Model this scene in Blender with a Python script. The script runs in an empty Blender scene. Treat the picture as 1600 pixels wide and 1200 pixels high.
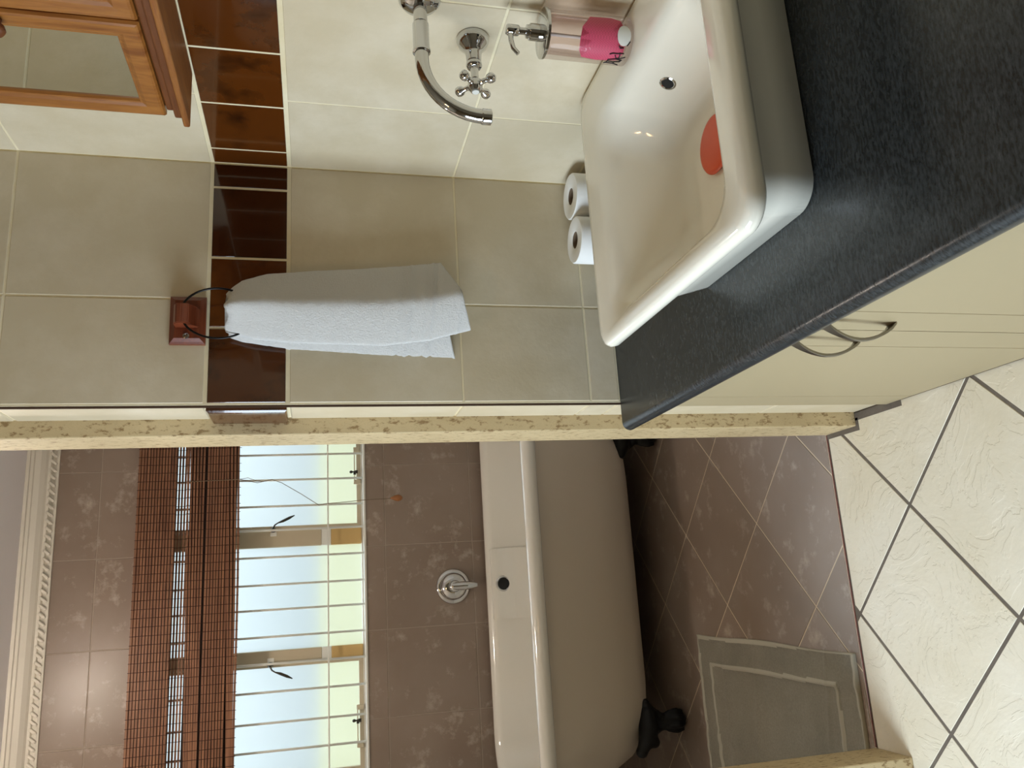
import bpy, bmesh, math, random
from mathutils import Vector, Matrix, noise
random.seed(7)
S = bpy.context.scene
COL = S.collection
PI = math.pi

# ------------------------------------------------------------------ camera
RM = [[-0.061013, -0.231092, -0.971017], [-0.96795, 0.251143, 0.001051], [0.243621, 0.93996, -0.239008]]
cam = bpy.data.cameras.new('camera')
cam.sensor_width = 36.0
cam.lens = 36.0 * 1251.471 / 1600.0
cam.clip_start = 0.02
co = bpy.data.objects.new('camera', cam)
COL.objects.link(co)
m = Matrix.Identity(4)
for i in range(3):
    m[i][0] = RM[0][i]; m[i][1] = -RM[1][i]; m[i][2] = -RM[2][i]
m[2][3] = 1.45
co.matrix_world = m
S.camera = co

# ------------------------------------------------------------------ colour management, world, big lights
S.view_settings.view_transform = 'Standard'
S.view_settings.look = 'None'
S.view_settings.gamma = 1.0
S.view_settings.use_curve_mapping = False
S.view_settings.exposure = 0.0
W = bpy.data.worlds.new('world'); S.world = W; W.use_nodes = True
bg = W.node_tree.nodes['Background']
# sky boosted overhead, far brighter than at the horizon, to light the bathroom
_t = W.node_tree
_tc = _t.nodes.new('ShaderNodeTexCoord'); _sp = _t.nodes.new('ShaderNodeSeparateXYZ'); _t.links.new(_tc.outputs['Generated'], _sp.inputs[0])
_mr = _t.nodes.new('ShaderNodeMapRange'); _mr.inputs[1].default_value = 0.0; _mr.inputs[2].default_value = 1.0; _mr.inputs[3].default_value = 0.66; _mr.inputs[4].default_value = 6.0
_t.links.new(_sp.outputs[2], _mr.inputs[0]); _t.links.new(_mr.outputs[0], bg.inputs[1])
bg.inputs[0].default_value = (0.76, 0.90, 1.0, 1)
FOYER_DAY = 61.0
BULB = 88.0
BATH_BULB = 105.0

def area(name, loc, rot, sx, sy, power, color, portal=False):
    l = bpy.data.lights.new(name, 'AREA'); l.shape = 'RECTANGLE'; l.size = sx; l.size_y = sy
    l.energy = power; l.color = color
    if portal: l.cycles.is_portal = True
    o = bpy.data.objects.new(name, l); o.location = loc; o.rotation_euler = rot
    COL.objects.link(o); return o
area('foyer_window_daylight', (-1.585, 1.15, 1.30), (0, -PI/2, 0), 1.1, 1.0, FOYER_DAY, (0.72, 0.86, 1.0))
area('bathroom_window_portal', (0.02, 4.09, 1.7), (-PI/2, 0, 0), 1.75, 1.0, 1.0, (1, 1, 1), True)
sun = bpy.data.lights.new('sun', 'SUN'); sun.energy = 0.6; sun.angle = math.radians(2); sun.color = (1, .95, .85)
so = bpy.data.objects.new('sun', sun); so.rotation_euler = (math.radians(52), 0, math.radians(20)); COL.objects.link(so)

# ------------------------------------------------------------------ helpers
def lin(c):
    return tuple(((x/255.0)/12.92 if x/255.0 <= 0.04045 else ((x/255.0+0.055)/1.055)**2.4) for x in c)

class NT:
    def __init__(s, name):
        s.m = bpy.data.materials.new(name); s.m.use_nodes = True
        s.t = s.m.node_tree; s.b = s.t.nodes['Principled BSDF']; s.o = s.t.nodes['Material Output']
    def n(s, typ, **kw):
        x = s.t.nodes.new(typ)
        for k, v in kw.items():
            if k in x.inputs.keys(): x.inputs[k].default_value = v
            else: setattr(x, k, v)
        return x
    def l(s, a, b): s.t.links.new(a, b)
    def mix(s, f, a, b, blend='MIX'):
        x = s.n('ShaderNodeMix', data_type='RGBA', blend_type=blend)
        for sock, v in ((0, f), (6, a), (7, b)):
            if isinstance(v, bpy.types.NodeSocket): s.l(v, x.inputs[sock])
            elif sock == 0: x.inputs[0].default_value = v
            else: x.inputs[sock].default_value = (v[0], v[1], v[2], 1)
        return x.outputs[2]
    def pos(s, scale=(1, 1, 1), obj=False):
        if obj: src = s.n('ShaderNodeTexCoord').outputs['Object']
        else: src = s.n('ShaderNodeNewGeometry').outputs['Position']
        mp = s.n('ShaderNodeMapping'); mp.inputs['Scale'].default_value = scale
        s.l(src, mp.inputs[0]); return mp.outputs[0]
    def noise(s, vec, scale, detail=4, rough=.55):
        x = s.n('ShaderNodeTexNoise'); x.inputs['Scale'].default_value = scale
        x.inputs['Detail'].default_value = detail; x.inputs['Roughness'].default_value = rough
        s.l(vec, x.inputs['Vector']); return x.outputs['Fac']
    def ramp(s, fac, stops):
        x = s.n('ShaderNodeValToRGB'); cr = x.color_ramp
        while len(cr.elements) < len(stops): cr.elements.new(.5)
        for e, (p, c) in zip(cr.elements, stops):
            e.position = p; e.color = (c[0], c[1], c[2], 1) if not isinstance(c, (int, float)) else (c, c, c, 1)
        s.l(fac, x.inputs[0]); return x.outputs[0]
    def bump(s, h, strength=.3, dist=.002):
        x = s.n('ShaderNodeBump'); x.inputs['Strength'].default_value = strength; x.inputs['Distance'].default_value = dist
        s.l(h, x.inputs['Height']); s.l(x.outputs[0], s.b.inputs['Normal'])
    def rnd(s): return s.n('ShaderNodeObjectInfo').outputs['Random']

def simple(name, c, rough=.5, metal=0., coat=0., spec=.5, emis=None, es=0):
    k = NT(name); b = k.b
    b.inputs['Base Color'].default_value = (*lin(c), 1); b.inputs['Roughness'].default_value = rough
    b.inputs['Metallic'].default_value = metal; b.inputs['Coat Weight'].default_value = coat
    b.inputs['Specular IOR Level'].default_value = spec
    if emis: b.inputs['Emission Color'].default_value = (*lin(emis), 1); b.inputs['Emission Strength'].default_value = es
    return k.m

def tile_mat(name, base, mott, dark, rough=.35, bump=.25, bscale=9, vary=.10, spec=.5, fine=0):
    k = NT(name); p = k.pos()
    n1 = k.noise(p, bscale, 8, .65); n2 = k.noise(p, 2.3, 3)
    c = k.mix(k.ramp(n1, [(.42, 0), (.72, 1)]), lin(base), lin(mott))
    c = k.mix(k.ramp(n2, [(.35, 0.0), (.75, .6)]), c, lin(dark))
    h = k.n('ShaderNodeHueSaturation'); k.l(c, h.inputs['Color'])
    mr = k.n('ShaderNodeMapRange'); mr.inputs[3].default_value = 1-vary; mr.inputs[4].default_value = 1+vary
    k.l(k.rnd(), mr.inputs[0]); k.l(mr.outputs[0], h.inputs['Value'])
    k.l(h.outputs[0], k.b.inputs['Base Color'])
    k.b.inputs['Roughness'].default_value = rough; k.b.inputs['Specular IOR Level'].default_value = spec
    if bump: k.bump(k.noise(p, bscale*2.2, 7, .6), bump, .004)
    return k.m

def wood_mat(name, light, dark, axis, rough=.35, coat=.3):
    k = NT(name)
    sc = [14, 14, 14]; sc[axis] = 1.4
    p = k.pos(tuple(sc)); n = k.noise(p, 2.2, 5, .6)
    sc2 = [60, 60, 60]; sc2[axis] = 5
    f = k.noise(k.pos(tuple(sc2)), 3, 4)
    c = k.mix(k.ramp(n, [(.38, 0), (.5, .6), (.56, .15), (.68, 1)]), lin(light), lin(dark))
    c = k.mix(k.ramp(f, [(.4, 0), (.8, .35)]), c, lin(dark))
    k.l(c, k.b.inputs['Base Color']); k.b.inputs['Roughness'].default_value = rough
    k.b.inputs['Coat Weight'].default_value = coat; k.b.inputs['Coat Roughness'].default_value = .2
    return k.m

M = {}
M['cream_tile'] = tile_mat('cream_tile', (206, 192, 163), (222, 210, 186), (194, 176, 142), .38, .35, 6, .035)
_ft = tile_mat('floor_tile', (224, 214, 194), (231, 222, 204), (212, 200, 174), .42, 1.0, 6, .04)
k = NT('slate_floor_tile'); p = k.pos()
nz = k.n('ShaderNodeTexNoise'); nz.inputs['Scale'].default_value = 4.5; nz.inputs['Detail'].default_value = 7; nz.inputs['Roughness'].default_value = .55; nz.inputs['Distortion'].default_value = 1.6
k.l(p, nz.inputs['Vector'])
h = k.ramp(nz.outputs['Fac'], [(.30, 0), (.40, .22), (.415, .38), (.50, .48), (.512, .66), (.60, .74), (.615, .92), (.75, 1)])
c = k.mix(k.ramp(k.noise(p, 3, 6), [(.3, 0), (.7, 1)]), lin((226, 217, 198)), lin((214, 202, 176)))
k.l(c, k.b.inputs['Base Color']); k.b.inputs['Roughness'].default_value = .42
m1 = k.n('ShaderNodeMath', operation='ADD'); m2 = k.n('ShaderNodeMath', operation='MULTIPLY'); m2.inputs[1].default_value = .35
k.l(k.noise(p, 38, 5), m2.inputs[0]); k.l(h, m1.inputs[0]); k.l(m2.outputs[0], m1.inputs[1])
k.bump(m1.outputs[0], .8, .0035); M['floor_tile'] = k.m
k = NT('band_tile'); p = k.pos()
c = k.mix(k.rnd(), lin((58, 26, 8)), lin((92, 47, 12)))
c = k.mix(k.ramp(k.noise(p, 14, 5), [(.52, 0), (.75, .8)]), c, lin((22, 10, 6)))
k.l(c, k.b.inputs['Base Color']); k.b.inputs['Roughness'].default_value = .12; k.b.inputs['Coat Weight'].default_value = .4
k.bump(k.noise(p, 30, 4), .12, .002); M['band_tile'] = k.m
M['grout_cream'] = tile_mat('grout_cream', (232, 220, 186), (238, 228, 200), (204, 180, 128), .8, .2, 30, 0)
M['grout_floor'] = tile_mat('grout_floor', (112, 102, 90), (96, 86, 76), (84, 74, 66), .8, .3, 30, 0)
M['bath_tile'] = tile_mat('bath_tile', (98, 84, 74), (128, 112, 98), (88, 74, 64), .34, .12, 8, .05)
def add_flecks():
    k = NT('bath_tile'); p = k.pos()
    n1 = k.noise(p, 11, 9, .7); n2 = k.noise(p, 2.6, 4)
    c = k.mix(k.ramp(n2, [(.35, 0), (.7, 1)]), lin((148, 132, 120)), lin((134, 116, 102)))
    c = k.mix(k.ramp(n1, [(.55, 0), (.74, .75)]), c, lin((200, 186, 172)))
    h = k.n('ShaderNodeHueSaturation'); k.l(c, h.inputs['Color'])
    mr = k.n('ShaderNodeMapRange'); mr.inputs[3].default_value = .94; mr.inputs[4].default_value = 1.06
    k.l(k.rnd(), mr.inputs[0]); k.l(mr.outputs[0], h.inputs['Value']); k.l(h.outputs[0], k.b.inputs['Base Color'])
    k.b.inputs['Roughness'].default_value = .36
    k.bump(k.noise(p, 40, 4), .12, .002)
    return k.m
M['bath_tile'] = add_flecks()
M['grout_bath'] = simple('grout_bath', (170, 155, 140), .8)
M['grout_bath_floor'] = simple('grout_bath_floor', (215, 198, 172), .8)
M['plaster'] = simple('plaster', (124, 112, 92), .8)
M['bath_plaster'] = simple('bath_plaster', (238, 234, 226), .8)
M['ceiling_paint'] = simple('ceiling_paint', (242, 238, 242), .8)
M['cornice'] = simple('cornice_paint', (226, 220, 208), .6)
M['porcelain'] = simple('porcelain', (242, 236, 219), .10, 0, .5)
M['bath_enamel'] = simple('bath_enamel', (236, 232, 222), .10, 0, .6)
M['bath_paint'] = simple('bath_paint', (206, 194, 176), .55)
M['iron_black'] = simple('iron_black', (14, 14, 15), .5, .4)
M['chrome'] = simple('chrome', (205, 205, 205), .07, 1.0)
M['nickel'] = simple('nickel', (150, 146, 138), .28, 1.0)
M['steel_dark'] = simple('steel_dark', (70, 66, 60), .4, .9)
M['black_void'] = simple('black_void', (6, 6, 6), .6)
M['cabinet_paint'] = simple('cabinet_paint', (168, 152, 119), .5)
M['groove'] = simple('groove', (120, 104, 76), .7)
M['orange_rubber'] = simple('orange_rubber', (226, 84, 34), .35)
M['white_paint'] = simple('white_paint', (232, 230, 222), .4)
M['frame_cream'] = simple('frame_cream', (196, 182, 156), .5)
M['frame_ochre'] = simple('frame_ochre', (206, 172, 112), .5)
M['mirror'] = simple('mirror', (225, 228, 220), .02, 1.0)
M['paper'] = simple('paper', (240, 238, 232), .9)
M['card'] = simple('card', (120, 100, 78), .9)
M['wire_black'] = simple('wire_black', (18, 15, 14), .3, .6)
M['lamp_glass'] = simple('lamp_glass', (255, 240, 210), .3, emis=(255, 205, 140), es=BULB)
M['bath_lamp_glass'] = simple('bath_lamp_glass', (255, 240, 210), .3, emis=(255, 240, 224), es=BATH_BULB)
M['lamp_metal'] = simple('lamp_metal', (200, 198, 190), .3, .9)
M['cord'] = simple('cord', (128, 110, 88), .8)
M['acorn'] = simple('acorn', (150, 96, 50), .4)
M['pine_y'] = wood_mat('pine_y', (156, 100, 44), (112, 60, 22), 1, .5, .03)
M['pine_z'] = wood_mat('pine_z', (164, 106, 46), (120, 66, 24), 2)
M['pine_dark'] = wood_mat('pine_dark', (118, 66, 28), (84, 42, 16), 1, .45, .05)
M['mahogany'] = wood_mat('mahogany', (122, 58, 32), (84, 34, 16), 0)
M['edge_strip'] = simple('edge_strip', (74, 54, 40), .5)
M['garden_wall'] = simple('garden_wall', (190, 184, 144), .9)
M['garden_ground'] = simple('garden_ground', (180, 172, 138), .9)
M['leaf'] = simple('leaf', (96, 140, 60), .7)
M['pink_print'] = None

k = NT('travertine'); p = k.pos((1, 1, 1))
n = k.noise(k.pos((90, 90, 45)), 1.0, 6, .7); n2 = k.noise(p, 4, 4)
c = k.mix(k.ramp(n2, [(.35, 0), (.7, 1)]), lin((206, 184, 142)), lin((188, 166, 126)))
c = k.mix(k.ramp(n, [(.54, 0), (.62, .85)]), c, lin((132, 102, 62)))
vv = k.n('ShaderNodeTexVoronoi', feature='DISTANCE_TO_EDGE'); vv.inputs['Scale'].default_value = 22
nw = k.n('ShaderNodeTexNoise'); nw.inputs['Scale'].default_value = 16; k.l(p, nw.inputs['Vector'])
k.l(nw.outputs['Color'], vv.inputs['Vector'])
c = k.mix(k.ramp(vv.outputs['Distance'], [(.0, .55), (.012, 0)]), c, lin((110, 84, 48)))
k.l(c, k.b.inputs['Base Color']); k.b.inputs['Roughness'].default_value = .5; k.bump(n, .2, .002); M['travertine'] = k.m

k = NT('counter_laminate')
n1 = k.noise(k.pos((90, 260, 90)), 1.0, 5, .65); n2 = k.noise(k.pos((30, 30, 30)), 1.0, 3)
c = k.mix(k.ramp(n1, [(.35, 0), (.72, 1)]), lin((20, 22, 22)), lin((66, 70, 72)))
c = k.mix(k.ramp(n2, [(.3, .0), (.8, .5)]), c, lin((28, 30, 31)))
k.l(c, k.b.inputs['Base Color']); k.b.inputs['Roughness'].default_value = .27; k.bump(n1, .05, .0008)
M['counter'] = k.m

k = NT('terry'); p = k.pos()
g = k.n('ShaderNodeSeparateXYZ'); k.l(p, g.inputs[0])
k.b.inputs['Base Color'].default_value = (*lin((247, 244, 238)), 1); k.b.inputs['Roughness'].default_value = .95
k.b.inputs['Sheen Weight'].default_value = .4
k.bump(k.noise(p, 260, 5, .75), 1.0, .0065); M['terry'] = k.m

k = NT('mat_cotton'); p = k.pos()
c = k.mix(k.ramp(k.noise(p, 5, 4), [(.3, 0), (.7, 1)]), lin((150, 144, 130)), lin((132, 127, 114)))
c = k.mix(k.ramp(k.noise(p, 160, 3), [(.35, 0), (.65, .35)]), c, lin((112, 106, 94)))
k.l(c, k.b.inputs['Base Color']); k.b.inputs['Roughness'].default_value = .95
k.bump(k.noise(p, 260, 4), .5, .004); M['mat_cotton'] = k.m

M['mat_hem'] = simple('mat_hem', (176, 170, 154), .95)
k = NT('bamboo'); p = k.pos((3, 90, 90))
c = k.mix(k.ramp(k.noise(p, 1.3, 4), [(.3, 0), (.7, 1)]), lin((150, 104, 74)), lin((100, 62, 40)))
k.l(c, k.b.inputs['Base Color']); k.b.inputs['Roughness'].default_value = .5; M['bamboo'] = k.m
M['thread'] = simple('thread', (58, 28, 16), .8)
M['blind_shade'] = simple('blind_shade', (34, 20, 14), .9)  # near-black tone stands in for the shade inside the blind

def frosted():
    k = NT('frosted_glass'); t = k.t
    tr = k.n('ShaderNodeBsdfTransparent'); tl = k.n('ShaderNodeBsdfTranslucent'); rf = k.n('ShaderNodeBsdfRefraction'); rf.inputs['IOR'].default_value = 1.08; rf.inputs['Roughness'].default_value = .55; rf.inputs[0].default_value = (.97, .99, .99, 1); gl = k.n('ShaderNodeBsdfGlossy')
    tl.inputs[0].default_value = (.92, .94, .93, 1); gl.inputs['Roughness'].default_value = .2
    tr.inputs[0].default_value = (.96, .98, .98, 1)
    a = k.n('ShaderNodeMixShader'); a.inputs[0].default_value = .12
    q_ = k.n('ShaderNodeMixShader'); q_.inputs[0].default_value = .6; k.l(tr.outputs[0], q_.inputs[1]); k.l(rf.outputs[0], q_.inputs[2])
    k.l(q_.outputs[0], a.inputs[1]); k.l(tl.outputs[0], a.inputs[2])
    b = k.n('ShaderNodeMixShader'); b.inputs[0].default_value = .05
    k.l(a.outputs[0], b.inputs[1]); k.l(gl.outputs[0], b.inputs[2]); k.l(b.outputs[0], k.o.inputs[0])
    return k.m
M['frosted'] = frosted()

def clear(name, col, rough=.02, ior=1.45):
    k = NT(name); t = k.t
    tr = k.n('ShaderNodeBsdfTransparent'); tr.inputs[0].default_value = (*col, 1)
    gl = k.n('ShaderNodeBsdfGlossy'); gl.inputs['Roughness'].default_value = rough
    fr = k.n('ShaderNodeFresnel'); fr.inputs[0].default_value = ior
    mu = k.n('ShaderNodeMath', operation='MULTIPLY'); k.l(fr.outputs[0], mu.inputs[0]); mu.inputs[1].default_value = .3
    a = k.n('ShaderNodeMixShader'); k.l(mu.outputs[0], a.inputs[0])
    k.l(tr.outputs[0], a.inputs[1]); k.l(gl.outputs[0], a.inputs[2]); k.l(a.outputs[0], k.o.inputs[0])
    return k.m
M['acrylic'] = clear('acrylic', (.92, .88, .87), .04)
M['soap'] = clear('soap', (.95, .89, .88), .1, 1.2)
M['ink'] = simple('ink', (22, 8, 14), .6)
M['print_white'] = simple('print_white', (215, 214, 205), .5)
k = NT('pink_print'); p = k.pos()
ch = k.n('ShaderNodeTexChecker'); ch.inputs['Scale'].default_value = 380; k.l(p, ch.inputs[0])
k.l(k.mix(.25, lin((206, 78, 106)), ch.outputs['Color'], 'MULTIPLY'), k.b.inputs['Base Color']); k.b.inputs['Roughness'].default_value = .4
M['pink_print'] = k.m

def finish(bm, name, mat, parent=None, smooth=False, auto=None):
    me = bpy.data.meshes.new(name); bmesh.ops.recalc_face_normals(bm, faces=bm.faces)
    bm.to_mesh(me); bm.free()
    mats = mat if isinstance(mat, (list, tuple)) else [mat]
    for x in mats: me.materials.append(M[x] if isinstance(x, str) else x)
    if smooth:
        for f in me.polygons: f.use_smooth = True
    o = bpy.data.objects.new(name, me); COL.objects.link(o)
    if auto:
        me.set_sharp_from_angle(angle=math.radians(auto))
    if parent: put(o, parent)
    return o
def put(o, parent):
    o.parent = parent
    q = parent; L = Vector((0, 0, 0))
    o.matrix_parent_inverse = Matrix.Translation(-WL(parent))
def WL(o):
    L = Vector(o.location)
    if o.parent: L = L + WL(o.parent) - WL(o.parent)
    return L
def tag(o, label=None, cat=None, group=None, kind=None):
    if label: o['label'] = label
    if cat: o['category'] = cat
    if group: o['group'] = group
    if kind: o['kind'] = kind
    return o
def thing(name, loc, label, cat, group=None):
    o = bpy.data.objects.new(name, None); o.location = loc; o.empty_display_size = .05
    COL.objects.link(o); return tag(o, label, cat, group)

def box(bm, lo, hi, bev=0, seg=1, mi=0):
    b2 = bmesh.new(); bmesh.ops.create_cube(b2, size=1)
    for v in b2.verts:
        v.co = Vector([lo[i] + (v.co[i]+.5)*(hi[i]-lo[i]) for i in range(3)])
    if bev: bmesh.ops.bevel(b2, geom=b2.edges[:], offset=bev, segments=seg, profile=.5, affect='EDGES')
    merge(bm, b2, mi)
def merge(bm, b2, mi=0, mat=None):
    if mat is not None: bmesh.ops.transform(b2, matrix=mat, verts=b2.verts)
    mp = {}
    for v in b2.verts: mp[v] = bm.verts.new(v.co)
    for f in b2.faces:
        try:
            g = bm.faces.new([mp[v] for v in f.verts]); g.material_index = mi; g.smooth = f.smooth
        except ValueError: pass
    b2.free()
def obox(name, lo, hi, mat, parent=None, bev=0, seg=1):
    bm = bmesh.new(); box(bm, lo, hi, bev, seg); return finish(bm, name, mat, parent)
def loft(bm, rings, cap0=True, cap1=True, closed=True, mi=0):
    vs = [[bm.verts.new(p) for p in r] for r in rings]
    n = len(rings[0])
    for a, b in zip(vs, vs[1:]):
        for i in range(n if closed else n-1):
            j = (i+1) % n
            f = bm.faces.new((a[i], a[j], b[j], b[i])); f.material_index = mi
    if cap0: bm.faces.new(vs[0][::-1]).material_index = mi
    if cap1: bm.faces.new(vs[-1]).material_index = mi
    return vs
def frame_of(d):
    d = Vector(d).normalized(); up = Vector((0, 0, 1)) if abs(d.z) < .9 else Vector((1, 0, 0))
    x = up.cross(d).normalized(); return x, d.cross(x).normalized(), d
def lathe(bm, base, axis, prof, n=24, mi=0, cap0=True, cap1=True):
    """prof: list of (radius, distance along axis)"""
    x, y, d = frame_of(axis); base = Vector(base)
    loft(bm, [[base + d*h + (x*math.cos(2*PI*i/n)+y*math.sin(2*PI*i/n))*r for i in range(n)] for r, h in prof], cap0, cap1, mi=mi)
def tube(bm, pts, r, n=10, closed=False, mi=0):
    pts = [Vector(p) for p in pts]; rs = r if isinstance(r, (list, tuple)) else [r]*len(pts)
    rings = []; prev = None
    for i, p in enumerate(pts):
        if closed: d = pts[(i+1) % len(pts)] - pts[i-1]
        else: d = pts[min(i+1, len(pts)-1)] - pts[max(i-1, 0)]
        d.normalize()
        if prev is None: x, y, _ = frame_of(d)
        else:
            x = prev - d*prev.dot(d); x.normalize(); y = d.cross(x)
        prev = x
        rings.append([p + (x*math.cos(2*PI*k/n)+y*math.sin(2*PI*k/n))*rs[i] for k in range(n)])
    if closed: rings.append(rings[0]); loft(bm, rings, False, False, mi=mi)
    else: loft(bm, rings, mi=mi)
    if closed: bmesh.ops.remove_doubles(bm, verts=bm.verts, dist=1e-6)
def rrect(x0, x1, y0, y1, r, z, n=8):
    out = []
    for cx, cy, a0 in ((x1-r, y1-r, 0), (x0+r, y1-r, 90), (x0+r, y0+r, 180), (x1-r, y0+r, 270)):
        for i in range(n+1):
            a = math.radians(a0 + 90*i/n); out.append(Vector((cx+r*math.cos(a), cy+r*math.sin(a), z)))
    return out
def clip(poly, a, b, c):
    """keep a*x+b*y<=c"""
    out = []
    for i in range(len(poly)):
        p, q = poly[i], poly[(i+1) % len(poly)]
        dp = a*p[0]+b*p[1]-c; dq = a*q[0]+b*q[1]-c
        if dp <= 0: out.append(p)
        if (dp < 0 < dq) or (dq < 0 < dp):
            t = dp/(dp-dq); out.append((p[0]+t*(q[0]-p[0]), p[1]+t*(q[1]-p[1])))
    return out
def inset(poly, d):
    c = (sum(p[0] for p in poly)/len(poly), sum(p[1] for p in poly)/len(poly)); out = []
    n = len(poly)
    for i in range(n):
        p0, p, p1 = poly[i-1], poly[i], poly[(i+1) % n]
        def nrm(a, b):
            dx, dy = b[0]-a[0], b[1]-a[1]; l = math.hypot(dx, dy) or 1; return (-dy/l, dx/l)
        n0, n1 = nrm(p0, p), nrm(p, p1); k = 1+n0[0]*n1[0]+n0[1]*n1[1]
        if k < .15: k = .15
        out.append((p[0]+(n0[0]+n1[0])*d/k, p[1]+(n0[1]+n1[1])*d/k))
    return out
def area2(poly): return sum(poly[i-1][0]*poly[i][1]-poly[i][0]*poly[i-1][1] for i in range(len(poly)))/2
def slab_tile(name, poly, to3, mat, parent, th=.003, cham=.0009):
    """poly ccw in 2D; to3(u,v,h) -> point; outer face at h=0, back at h=-th"""
    if len(poly) < 3 or abs(area2(poly)) < 2e-4: return None
    if area2(poly) < 0: poly = poly[::-1]
    bm = bmesh.new(); ins = inset(poly, cham)
    loft(bm, [[to3(u, v, -th) for u, v in poly], [to3(u, v, -cham) for u, v in poly], [to3(u, v, 0) for u, v in ins]])
    return finish(bm, name, mat, parent)

# ------------------------------------------------------------------ foyer shell
XA = .978; YB = 1.752; XE = .411
def struct(o): o['kind'] = 'structure'; return o
wr = struct(obox('wall_right', (XA+.0014, -1.5, 0), (1.14, YB+.003, 2.6), 'grout_cream'))
wb = struct(obox('wall_back', (XE-.002, YB+.0014, 0), (1.14, 2.0, 2.6), 'grout_cream'))
A3 = lambda u, v, h: Vector((XA-h, u, v))          # on the right wall: u=Y, v=Z
B3 = lambda u, v, h: Vector((u, YB-h, v))          # on the back wall: u=X, v=Z
rows = [(.0, .30), (.30, .741), (.741, .814), (.814, 1.12), (1.12, 1.505), (1.678, 2.074), (2.074, 2.48), (2.48, 2.6)]
g = .0024
acol = [(1.488, YB), (1.155, 1.488), (.822, 1.155), (.489, .822), (.156, .489), (-.177, .156), (-.51, -.177), (-.843, -.51), (-1.176, -.843), (-1.5, -1.176)]
bcol = [(XE, .4455*1.45), (.4455*1.45, XA)]
R4 = lambda a, b, c, d, gg: [(a+gg, c+gg), (b-gg, c+gg), (b-gg, d-gg), (a+gg, d-gg)]
for z0, z1 in rows:
    for a, b in acol: slab_tile('wall_tile', R4(a, b, z0, z1, g), A3, 'cream_tile', wr)
    for a, b in bcol: slab_tile('wall_tile', R4(a, b, z0, z1, g), B3, 'cream_tile', wb)
bandA = [YB, 1.690, 1.515, 1.341, 1.166, .99, .815, .64, .465, .29, .115, -.06]
for b, a in zip(bandA, bandA[1:]): slab_tile('band_tile', R4(a, b, 1.509, 1.675, g*1.2), A3, 'band_tile', wr, .003, .0010)
bandB = [XA, .917, .745, .581, XE]
for b, a in zip(bandB, bandB[1:]): slab_tile('band_tile', R4(a, b, 1.509, 1.675, g*1.2), B3, 'band_tile', wb, .003, .0010)
# tiled return of the back wall, facing the doorway side
XR = .400
R3 = lambda u, v, h: Vector((XR+.006-h, u, v))
for z0, z1 in rows: slab_tile('edge_tile', R4(YB+.010, 1.884, z0, z1, g), R3, 'cream_tile', wb, .006, .002)
slab_tile('band_tile', R4(YB+.004, 1.884, 1.507, 1.677, g), lambda u, v, h: Vector((XR-.006-h, u, v)), 'band_tile', wb, .016, .004)
tr = obox('corner_strip', (XR+.004, YB+.003, .0), (XR+.010, YB+.008, 2.6), 'edge_strip', wb)
# travertine door surround
def prism(name, prof, axis, a, b, mat, parent=None, bev=0, smooth=False):
    """prof: 2D outline in the two other axes (cyclic order), extruded along axis"""
    idx = [(1, 2), (0, 2), (0, 1)][axis]
    def P(t, u, v):
        p = [0, 0, 0]; p[axis] = t; p[idx[0]] = u; p[idx[1]] = v; return Vector(p)
    bm = bmesh.new(); loft(bm, [[P(a, u, v) for u, v in prof], [P(b, u, v) for u, v in prof]])
    if bev: bmesh.ops.bevel(bm, geom=bm.edges[:], offset=bev, segments=2, affect='EDGES')
    return finish(bm, name, mat, parent, smooth)
j1 = struct(obox('trim_1', (.368, 1.885, 0), (.45, 2.022, 2.32), 'travertine', None, .003, 2))
j2 = struct(obox('trim_2', (-.56, 1.885, 0), (-.476, 2.022, 2.32), 'travertine', None, .003, 2))
j3 = struct(obox('trim_3', (-.56, 1.885, 2.24), (.45, 2.022, 2.32), 'travertine', None, .003, 2))
struct(obox('wall_back.001', (-1.76, 1.88, 0), (-.56, 2.02, 2.6), 'plaster'))
struct(obox('wall_back.002', (-.56, 1.89, 2.32), (XE, 2.02, 2.6), 'plaster'))
struct(obox('wall_front', (-1.76, -1.65, 0), (1.14, -1.5, 2.6), 'plaster'))
bm = bmesh.new()   # left wall of the foyer with its window opening
for lo, hi in (((-1.76, -1.5, 0), (-1.6, .60, 2.6)), ((-1.76, 1.70, 0), (-1.6, 1.89, 2.6)), ((-1.76, .60, 0), (-1.6, 1.70, .72)), ((-1.76, .60, 1.90), (-1.6, 1.70, 2.6))):
    box(bm, lo, hi)
struct(finish(bm, 'wall_left', 'plaster'))
struct(obox('ceiling', (-1.76, -1.65, 2.6), (1.14, 2.02, 2.7), 'plaster'))
# floors
fl = struct(obox('floor', (-1.76, -1.65, -.08), (1.14, 2.022, -.0015), 'grout_floor'))
F3 = lambda u, v, h: Vector((u, v, h))
x0, y0, hx, hy = -.1325, 1.7365, .2685, .2640
for i in range(-7, 6):
    for jj in range(-14, 3):
        if (i+jj) % 2 == 0: continue
        cx, cy = x0+hx*i, y0+hy*jj      # node; the tile spans node .. node+2hy, centre above it
        cyc = cy+hy; gg = .0045
        po = [(cx, cyc-hy+gg*1.4), (cx+hx-gg*1.4, cyc), (cx, cyc+hy-gg*1.4), (cx-hx+gg*1.4, cyc)]
        for a, b, c in ((1, 0, .3985), (-1, 0, 1.6), (0, 1, 2.016), (0, -1, 1.5)): po = clip(po, a, b, c) if po else po
        # step back behind the vanity: cut the tile around the wall end and the stone jamb
        if po: slab_tile('floor_tile', po, F3, 'floor_tile', fl, .0015, .001)
obox('grout_fill', (.383, 1.70, 0), (.404, 1.886, .0008), 'grout_floor', fl)
obox('grout_fill', (.355, 1.875, 0), (.39, 2.02, .0008), 'grout_floor', fl)
fb = struct(obox('floor.001', (-1.3, 2.022, -.08), (1.15, 4.1, -.0015), 'grout_bath_floor'))
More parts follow.
